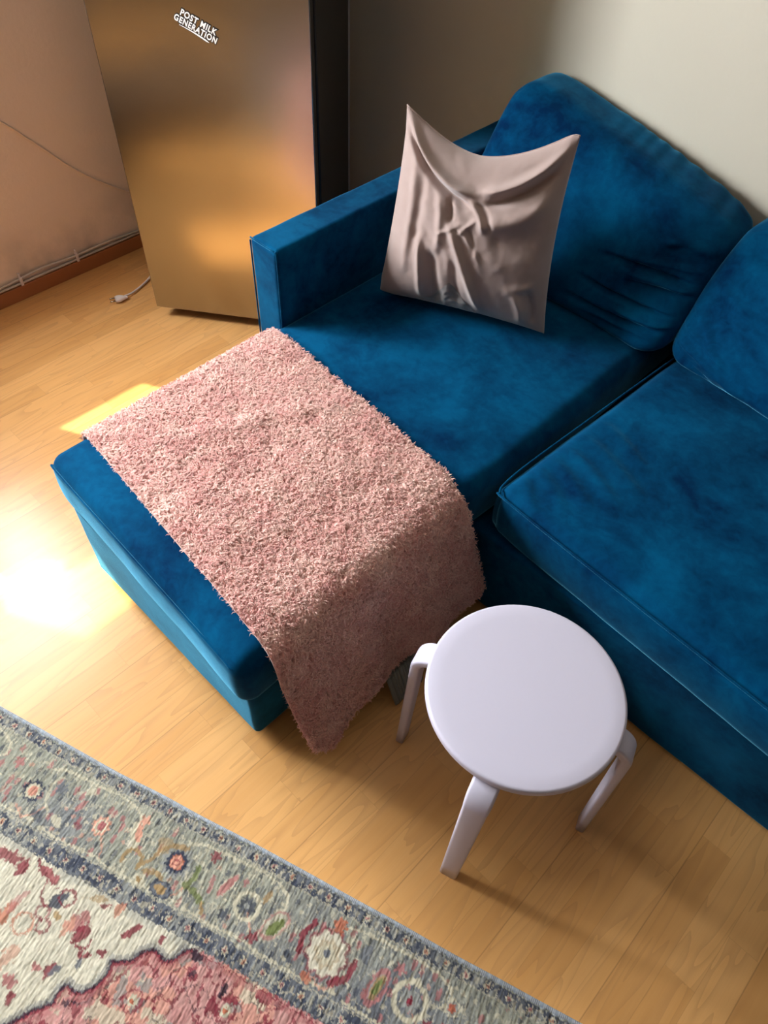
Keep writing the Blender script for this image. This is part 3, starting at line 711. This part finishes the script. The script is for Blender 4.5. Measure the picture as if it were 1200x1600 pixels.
def stool_leg(ang, foot_r):
    # centre line in (radius, z): flat under the seat, bent ply, near-vertical leg
    th = 0.021; pts = [(0.045, .4197)]; br = 0.042; rb = foot_r - 0.012
    for k in range(0, 11):
        a = math.pi / 2 * (1 - k / 10) * 0.98; pts.append((rb - br + br * math.cos(a), .4197 - br + br * math.sin(a)))
    z0 = pts[-1][1]
    for k in range(1, 9): pts.append((rb + 0.012 * k / 8, z0 * (1 - k / 8)))
    V, F = [], []; N_ = 16
    for i, (r, z) in enumerate(pts):
        p, q_ = pts[max(i - 1, 0)], pts[min(i + 1, len(pts) - 1)]; tr, tz = q_[0] - p[0], q_[1] - p[1]; L = math.hypot(tr, tz); nr, nz = -tz / L, tr / L
        if nr * 0 + nz < 0 and i < 3: nr, nz = -nr, -nz
        f = i / (len(pts) - 1); wd = 0.0235 * (1 - .22 * max(0, (f - .35) / .65)); hw = th / 2 * (1 - .12 * f)
        cr_ = 0.0055
        if i == len(pts) - 1: nr, nz = 1.0, 0.0
        for cx, cy, a0 in ((1, 1, 0), (-1, 1, 90), (-1, -1, 180), (1, -1, 270)):
            for s4 in range(4):
                a = math.radians(a0 + 30 * s4); wx = cx * (wd - cr_) + cr_ * math.cos(a); hy = cy * (hw - cr_) + cr_ * math.sin(a)
                V.append((r + nr * hy, wx, max(z + nz * hy, 0.0)))
    m = len(pts)
    for i in range(m - 1):
        for k in range(N_): F.append((i * N_ + k, i * N_ + (k + 1) % N_, (i + 1) * N_ + (k + 1) % N_, (i + 1) * N_ + k))
    F.append(tuple(range(N_))); F.append(tuple(range(m * N_ - 1, (m - 1) * N_ - 1, -1)))
    me = mesh('leg', V, F); bm = bmesh.new(); bm.from_mesh(me); bmesh.ops.recalc_face_normals(bm, faces=bm.faces); bm.to_mesh(me); bm.free()
    o = link('leg', me, LILAC, stool); o.rotation_euler = (0, 0, ang); return o
for a in (-73, 19, 197, 107): stool_leg(math.radians(a), 0.212)

# ------------------------------------------------------------------ rug
A0 = np.array([-1.083, -0.060]); RU = np.array([0.948, 0.320]); RU /= np.linalg.norm(RU); RV = np.array([RU[1], -RU[0]])
def lin(r, g, b): return np.array(srgb(r, g, b)[:3])
C_ = dict(navy=lin(62, 68, 84), slate=lin(112, 116, 122), grey=lin(150, 152, 146), sage=lin(162, 163, 146), cream=lin(205, 198, 172), field=lin(216, 210, 188), pink=lin(206, 156, 148),
          rose=lin(176, 112, 110), crim=lin(134, 48, 62), rust=lin(190, 112, 84), tan=lin(168, 140, 98), green=lin(118, 128, 78), peach=lin(218, 160, 136), dark=lin(52, 40, 54), edge=lin(172, 184, 196))
def rug_colour(U, Vv):
    """pattern colours at rug coordinates (metres along the edge, metres in from it)"""
    jit = 0.0021; u = U + jit * vnoise(U * 330, Vv * 330, 51) * 1.1; v = Vv + jit * vnoise(U * 330, Vv * 330, 52) * 1.6
    base = np.zeros(u.shape + (3,))
    def put(m, c, k=1.0):
        m = np.clip(m, 0, 1)[..., None] * k; base[:] = base * (1 - m) + c * m
    sharp = lambda x, w=.0012: np.clip(.5 - x / w, 0, 1)
    abr = fbm(u * 3.2 + 7, v * 5, 61)
    base[:] = C_['grey']; put(np.clip((abr + .25) * 2, 0, 1), C_['sage']); put(np.clip((-abr - .05) * 3, 0, 1), C_['slate'])
    streak = vnoise(u * 400, v * 22, 63)
    put((streak > .25) * np.clip(.75 - abr, 0, 1), C_['slate'], .55); put((vnoise(u * 420, v * 26, 64) > .38), C_['navy'], .38)
    border = (v > .040) & (v < .168)
    def ell(cu, cv, a, b, rot=0.0):
        c, s = math.cos(rot), math.sin(rot); x, y = (u - cu) * c + (v - cv) * s, -(u - cu) * s + (v - cv) * c
        return np.hypot(x / a, y / b), np.arctan2(y, x)
    def disc(cu, cv, a, b, col, rot=0.0, k=1.0): r, _ = ell(cu, cv, a, b, rot); put(sharp(r - 1, .12), C_[col], k)
    def ring(cu, cv, a, b, w, col, rot=0.0, k=1.0): r, _ = ell(cu, cv, a, b, rot); put(sharp(np.abs(r - 1) - w, .1), C_[col], k)
    def petals(cu, cv, R_, n, col, depth=.25, k=1.0): r, t = ell(cu, cv, R_, R_); put(sharp(r - 1 - depth * np.cos(n * t), .12), C_[col], k)
    def stroke(pts, w, col, k=1.0):
        d = np.full(u.shape, 9.0)
        for (ax, ay), (bx, by) in zip(pts[:-1], pts[1:]):
            dx, dy = bx - ax, by - ay; L2 = dx * dx + dy * dy; t = np.clip(((u - ax) * dx + (v - ay) * dy) / L2, 0, 1); d = np.minimum(d, np.hypot(u - ax - t * dx, v - ay - t * dy))
        put(sharp(d - w, .001), C_[col], k)
    def arc(cu, cv, R_, a0, a1, w, col, k=1.0, n=9, sq=1.0):
        stroke([(cu + R_ * math.cos(math.radians(a0 + (a1 - a0) * i / n)), cv + sq * R_ * math.sin(math.radians(a0 + (a1 - a0) * i / n))) for i in range(n + 1)], w, col, k)
    # scattered small leaves in the border
    vx, vy = u / .021, v / .021; ix, iy = np.floor(vx), np.floor(vy); dx, dy = vx - ix - .5 - .25 * vnoise(ix, iy, 71), vy - iy - .5 - .25 * vnoise(ix, iy, 72)
    hh = vnoise(ix, iy, 73); blob = (np.hypot(dx * 1.2, dy * (1.2 + .8 * hh)) < .27) & (np.abs(hh) > .12)
    put(blob & border & (hh > .22), C_['cream'], .75); put(blob & border & (hh > .12) & (hh <= .22), C_['peach'], .5); put(blob & border & (hh < -.12) & (hh > -.62), C_['navy'], .6); put(blob & border & (hh <= -.62), C_['rose'], .7); put(border & (np.abs(fbm(u * 42, v * 42, 74)) < .05), C_['cream'], .5); put(border & (fbm(u * 60 + 3, v * 44, 75) > .55), C_['dark'], .5)
    # cream scrolling vine, period 0.35
    for k in range(-3, 7):
        o = .175 + .3515 * k; fl = 1
        stroke([(o + .030, .060), (o + .060, .047), (o + .14, .043), (o + .19, .040), (o + .235, .045), (o + .262, .057), (o + .268, .078), (o + .252, .092)], .0028, 'cream', .9)
        stroke([(o + .085, .165), (o + .16, .1655), (o + .225, .160), (o + .255, .1665), (o + .345, .1655), (o + .42, .160)], .0026, 'cream', .9)
        stroke([(o + .062, .062), (o + .050, .085), (o + .060, .115), (o + .085, .14)], .0024, 'cream', .75)
        stroke([(o + .235, .160), (o + .222, .135), (o + .205, .118)], .0018, 'peach', .7)
        stroke([(o + .36, .150), (o + .39, .165), (o + .41, .15), (o + .42, .13)], .0020, 'peach', .7)
    # guard bands
    for c, lo, hi, wv in ((.0225, .0125, .0345, .042), (.190, .172, .2075, .0415)):
        g = (v > lo) & (v < hi); put(g, C_['slate'] * .92 if lo < .1 else C_['slate']); put(g & (vnoise(u * 16, v * 4, 81) > .05), C_['grey'], .8)
        put(g & (vnoise(u * 150, v * 90, 82) > .15), C_['navy'], .85); put(g & (vnoise(u * 170, v * 170, 83) > .5), C_['cream'], .6)
        fu = (u / wv - np.floor(u / wv) - .5) * wv; r = np.hypot(fu, v - c); t = np.arctan2(v - c, fu)
        off = np.floor(u / wv); pc = vnoise(off, off * 0 + .0, 84)
        put(g & (r < .0105), C_['navy'], .55); put(g & (r < .0064 + .0018 * np.cos(6 * t)), C_['cream'], .85)
        put(g & (r < .0038) & (pc > 0), C_['rust'], .7); put(g & (r < .0038) & (pc <= 0), C_['rose'], .8); put(g & (r < .0020), C_['dark'], .9)
        fu2 = ((u / wv) - np.floor(u / wv)) * wv; fu2 = np.minimum(fu2, wv - fu2); put(g & (np.hypot(fu2 * 1.6, v - c) < .0062) & (vnoise(off, off * 0 + 3., 85) > -.1), C_['cream'], .55)
        for e_ in (lo, hi): put(np.abs(v - e_) < .0013, C_['navy'] if e_ in (.0125, .2075) else C_['cream'], .6)
    # hand-placed flowers of the visible border
    def rosettef(cu, cv, R_, outer, ringc, mid, n=10):
        petals(cu, cv, R_, n, outer, .14); petals(cu, cv, R_ * .74, n, ringc, .10); disc(cu, cv, R_ * .48, R_ * .48, mid); ring(cu, cv, R_ * .3, R_ * .3, .16, 'crim', k=.5)
    rosettef(.199, .114, .022, 'navy', 'cream', 'peach'); rosettef(.374, .108, .018, 'peach', 'cream', 'rose', 8)
    disc(.525, .085, .030, .016, 'tan', .3, .55); rosettef(.554, .099, .030, 'grey', 'navy', 'rust', 12); disc(.554, .099, .0125, .0125, 'peach'); ring(.554, .099, .006, .006, .2, 'crim', k=.8)
    ring(.724, .107, .024, .024, .16, 'cream'); petals(.724, .107, .016, 9, 'navy', .2, .8); disc(.724, .107, .006, .006, 'grey')
    petals(.903, .109, .042, 9, 'crim', .10, .85); petals(.903, .109, .037, 9, 'field', .09); petals(.903, .109, .024, 8, 'tan', .16, .5); petals(.903, .109, .017, 8, 'cream', .16); disc(.903, .109, .007, .007, 'slate')
    stroke([(.852, .128), (.846, .100), (.858, .072)], .0055, 'crim', .9); stroke([(.93, .148), (.955, .13), (.958, .10)], .006, 'crim', .85); petals(.905, .056, .013, 6, 'rust', .25, .9); disc(.885, .160, .012, .007, 'rust', .3, .8)
    ring(1.076, .107, .030, .030, .16, 'cream'); petals(1.076, .107, .018, 8, 'grey', .2); disc(1.076, .107, .005, .007, 'crim'); rosettef(1.151, .082, .014, 'cream', 'grey', 'rust', 8)
    disc(1.012, .116, .009, .024, 'tan', .2, .9); ring(1.012, .116, .014, .031, .2, 'rose', .2, .8); disc(1.012, .116, .005, .016, 'green', .2)
    rosettef(1.25, .10, .028, 'navy', 'cream', 'rust'); rosettef(.05, .10, .026, 'cream', 'navy', 'peach')
    # paisleys, curls and leaves
    disc(.449, .094, .012, .028, 'cream', -.5, .9); disc(.452, .088, .007, .018, 'peach', -.5); disc(.446, .112, .006, .008, 'field')
    disc(.669, .093, .010, .030, 'cream', .35, .6); disc(.669, .093, .0075, .027, 'rose', .35, .85); disc(.790, .115, .020, .034, 'cream', .5, .55); disc(.792, .116, .009, .022, 'green', .5); ring(.79, .112, .017, .030, .1, 'rose', .5, .7)
    arc(.470, .135, .020, 150, 380, .0042, 'tan', .9); stroke([(.488, .138), (.505, .118), (.512, .092), (.535, .074), (.56, .068)], .0045, 'tan', .85); stroke([(.505, .14), (.53, .132), (.55, .142)], .0045, 'tan', .85)
    stroke([(.600, .088), (.603, .112), (.592, .128), (.618, .130), (.640, .142)], .0052, 'green', .85); stroke([(.64, .142), (.65, .155)], .004, 'tan', .9)
    disc(.554, .154, .024, .015, 'slate', .1); disc(.554, .154, .013, .009, 'tan', .1); ring(.554, .154, .022, .014, .12, 'navy', .1, .8); petals(.505, .158, .012, 6, 'cream', .2, .8); disc(.505, .158, .005, .005, 'tan')
    petals(.619, .057, .010, 6, 'crim', .3, .8); petals(.449, .062, .010, 5, 'peach', .3, .9); petals(.25, .082, .012, 6, 'slate', .3, .9); petals(.31, .06, .01, 6, 'cream', .3, .7); disc(.31, .092, .006, .016, 'rose', .4, .7); disc(.33, .128, .01, .006, 'crim', .2, .6)
    disc(.285, .14, .016, .009, 'cream', .5, .8); disc(.24, .15, .018, .008, 'navy', .2, .6); disc(.752, .075, .006, .014, 'tan', .2, .8); disc(.84, .145, .012, .007, 'navy', .5, .7); disc(.97, .075, .01, .016, 'slate', .3, .9)
    for q_, cc in (((1.04, .07), 'rose'), ((1.12, .13), 'crim'), ((1.18, .12), 'tan'), ((.13, .08), 'rose'), ((.1, .13), 'navy'), ((.69, .14), 'navy'), ((.76, .148), 'crim'), ((1.31, .08), 'rose')): petals(q_[0], q_[1], .010, 5, cc, .35, .8)
    # cream field
    fld = v > .2085; cf = C_['field']; put(fld, cf); put(fld & (vnoise(u * 330, v * 18, 91) > .3), C_['cream'], .35); put(fld & (vnoise(u * 90, v * 60, 92) > .55), C_['sage'], .25); put(np.clip(1 - np.abs(v - .214) / .012, 0, 1) * (vnoise(u * 30, v * 30, 93) > -.1), C_['grey'], .5)
    def bl(cu, cv, a, b, c, rot=0., k=.9):
        r, t = ell(cu, cv, a, b, rot); m = sharp(r - 1 + .5 * vnoise(u * 150, v * 150, 95), .2); put(m, C_[c], k)
    bl(.340, .225, .030, .009, 'crim', .35); bl(.345, .223, .022, .005, 'rose', .35); bl(.285, .238, .014, .012, 'crim'); bl(.246, .233, .038, .010, 'crim', -.2, .85); bl(.388, .253, .014, .018, 'navy', .6); ring(.402, .245, .016, .014, .14, 'crim', k=.8); ring(.375, .284, .013, .012, .2, 'crim', k=.7); ring(.392, .303, .012, .012, .2, 'crim', k=.75)
    stroke([(.345, .235), (.352, .262), (.372, .275)], .0018, 'crim', .8); bl(.408, .278, .010, .006, 'tan'); bl(.448, .272, .018, .020, 'rose', .3, .85); bl(.466, .282, .014, .018, 'crim', .2, .9); arc(.478, .290, .014, -20, 150, .0022, 'crim', .9); bl(.436, .282, .01, .018, 'peach', .2, .8)
    bl(.551, .235, .020, .0065, 'crim', 2.1); bl(.521, .292, .009, .006, 'crim'); bl(.454, .355, .010, .014, 'crim', .5); bl(.462, .352, .006, .012, 'slate', .5); bl(.487, .312, .005, .008, 'crim'); bl(.499, .308, .005, .010, 'crim', .4); bl(.495, .326, .006, .008, 'slate'); ring(.355, .315, .020, .018, .14, 'rust', k=.7); bl(.31, .33, .012, .03, 'rust', .2, .8); bl(.32, .29, .008, .022, 'rose', .2, .6); bl(.43, .362, .010, .008, 'rose'); bl(.455, .222, .022, .005, 'tan', -.3, .7); bl(.475, .226, .012, .004, 'crim', -.3, .8); bl(.505, .218, .008, .012, 'rust', .3, .7); bl(.61, .226, .006, .008, 'crim'); bl(.40, .40, .016, .01, 'rose', .3); bl(.42, .42, .008, .01, 'crim'); bl(.37, .37, .014, .02, 'rust', .2, .5)
    # medallion
    poly = [(.30, .62), (.36, .56), (.40, .50), (.440, .455), (.470, .415), (.492, .394), (.490, .372), (.498, .356), (.512, .362), (.530, .356), (.546, .337), (.552, .315), (.546, .293), (.562, .287), (.578, .278), (.588, .258), (.603, .246), (.620, .246), (.632, .252), (.646, .246), (.655, .225), (.672, .212), (.70, .2085), (1.45, .2085), (1.62, .30), (1.75, .5), (1.7, .8), (.4, .8)]
    inside = np.zeros(u.shape, bool); dmin = np.full(u.shape, 9.0)
    for (ax, ay), (bx, by) in zip(poly, poly[1:] + poly[:1]):
        c = ((ay > v) != (by > v)) & (u < (bx - ax) * (v - ay) / (by - ay + 1e-12) + ax); inside ^= c
        ddx, ddy = bx - ax, by - ay; t = np.clip(((u - ax) * ddx + (v - ay) * ddy) / (ddx * ddx + ddy * ddy), 0, 1); dmin = np.minimum(dmin, np.hypot(u - ax - t * ddx, v - ay - t * ddy))
    ins = inside & fld
    put(ins, C_['pink']); put(ins & (vnoise(u * 330, v * 22, 101) > .2), C_['rose'], .35); put(ins & (fbm(u * 12, v * 12, 102) > .25), C_['peach'], .6)
    put(ins & (fbm(u * 30, v * 30, 103) > .26), C_['cream'], .75); put(ins & (fbm(u * 27 + 9, v * 27, 104) > .36), C_['grey'], .75)
    sq = np.abs(fbm(u * 34, v * 34, 105)); put(ins & (sq < .075), C_['crim'], .75); sq2 = np.abs(fbm(u * 22 + 4, v * 22, 106)); put(ins & (sq2 < .035), C_['dark'], .6)
    put(ins & (fbm(u * 40, v * 40, 107) > .47), C_['crim'], .85); put(ins & (fbm(u * 36 + 2, v * 36, 108) > .60), C_['dark'], .8)
    put(ins & (dmin < .016) & (v > .214), C_['rose'], .55); put(ins & (dmin < .007) & (v > .214), C_['crim'], .8); put((dmin < .0030) & fld & (v > .214), C_['dark'], .85); put(~inside & fld & (dmin < .010) & (v > .214), C_['slate'], .5)
    if True:
        for q_ in ((.78, .27), (.93, .245), (1.08, .25), (.62, .33), (.86, .33)):
            petals(q_[0], q_[1], .020, 7, 'cream', .2, .8) if False else ring(q_[0], q_[1], .018, .018, .10, 'crim', k=.8)
            disc(q_[0], q_[1], .010, .010, 'cream'); disc(q_[0], q_[1], .0045, .0045, 'rust')
        bl(.686, .222, .010, .012, 'dark'); bl(.76, .245, .006, .010, 'dark')
    # overcast edge cord
    cordm = v < .0095; tw = np.sin(U * 2 * np.pi / .0032); put(cordm, C_['edge']); put(cordm & (tw > .2), lin(205, 210, 214), .9); put(cordm & (tw < -.6), C_['slate'], .7)
    # knot-level unevenness
    lum = 1 + .17 * vnoise(U * 480, Vv * 90, 111) + .12 * vnoise(U * 260, Vv * 260, 112) + .05 * vnoise(U * 20, Vv * 20, 113)
    return np.clip(base * lum[..., None] * .80, 0, 1)
def rug():
    us = np.concatenate([np.linspace(-.20, -.02, 12)[:-1], np.arange(-.02, 1.42, .0017), np.linspace(1.42, 1.95, 36)])
    vs = np.concatenate([np.arange(0, .52, .0018), np.linspace(.52, 1.55, 70)])
    Wd = us[-1] - us[0]; Ln = vs[-1]
    U, V = np.meshgrid(us, vs, indexing='ij')
    # same border along every side
    e_l, e_r, e_f = U - us[0], us[-1] - U, Ln - V
    vv = np.minimum(V, e_f); uu = U.copy(); side = np.minimum(e_l, e_r) < vv
    uu = np.where(side, V, uu); vv = np.where(side, np.minimum(e_l, e_r), vv); vv = np.where(V > .56, np.minimum(vv, .9), vv)
    col = rug_colour(uu, vv)
    dE = np.minimum(np.minimum(V, e_f), np.minimum(e_l, e_r))
    z = .0075 + .0010 * vnoise(U * 330, V * 70, 121) + .0006 * vnoise(U * 520, V * 160, 122) + .0008 * vnoise(U * 22, V * 22, 123)
    cord = dE < .0095; z = np.where(cord, .0045 + .0042 * np.sqrt(np.clip(1 - ((dE - .0047) / .0052) ** 2, 0, 1)) + .0005 * np.sin(U * 2 * np.pi / .0032), z)
    z = np.where(dE < 1e-4, .0008, z); z = np.where(np.abs(dE - .0105) < .0012, z - .0025, z)
    wob = .0025 * np.sin(U * 6) + .0015 * vnoise(U * 9, U * 0, 125)
    X = A0[0] + U * RU[0] + (V + wob) * RV[0]; Y = A0[1] + U * RU[1] + (V + wob) * RV[1]
    n0, n1 = U.shape; idx = np.arange(n0 * n1).reshape(n0, n1)
    q = np.stack([idx[:-1, :-1], idx[:-1, 1:], idx[1:, 1:], idx[1:, :-1]], -1).reshape(-1, 4)
    o = link('rug', fastmesh('rug', np.stack([X, Y, z], -1).reshape(-1, 3), q, col.reshape(-1, 3)), mat_attr('woven_wool', .95, .15).m)
    tag(o, 'oriental rug with grey floral border, cream field and pink medallion', 'rug')
rug()
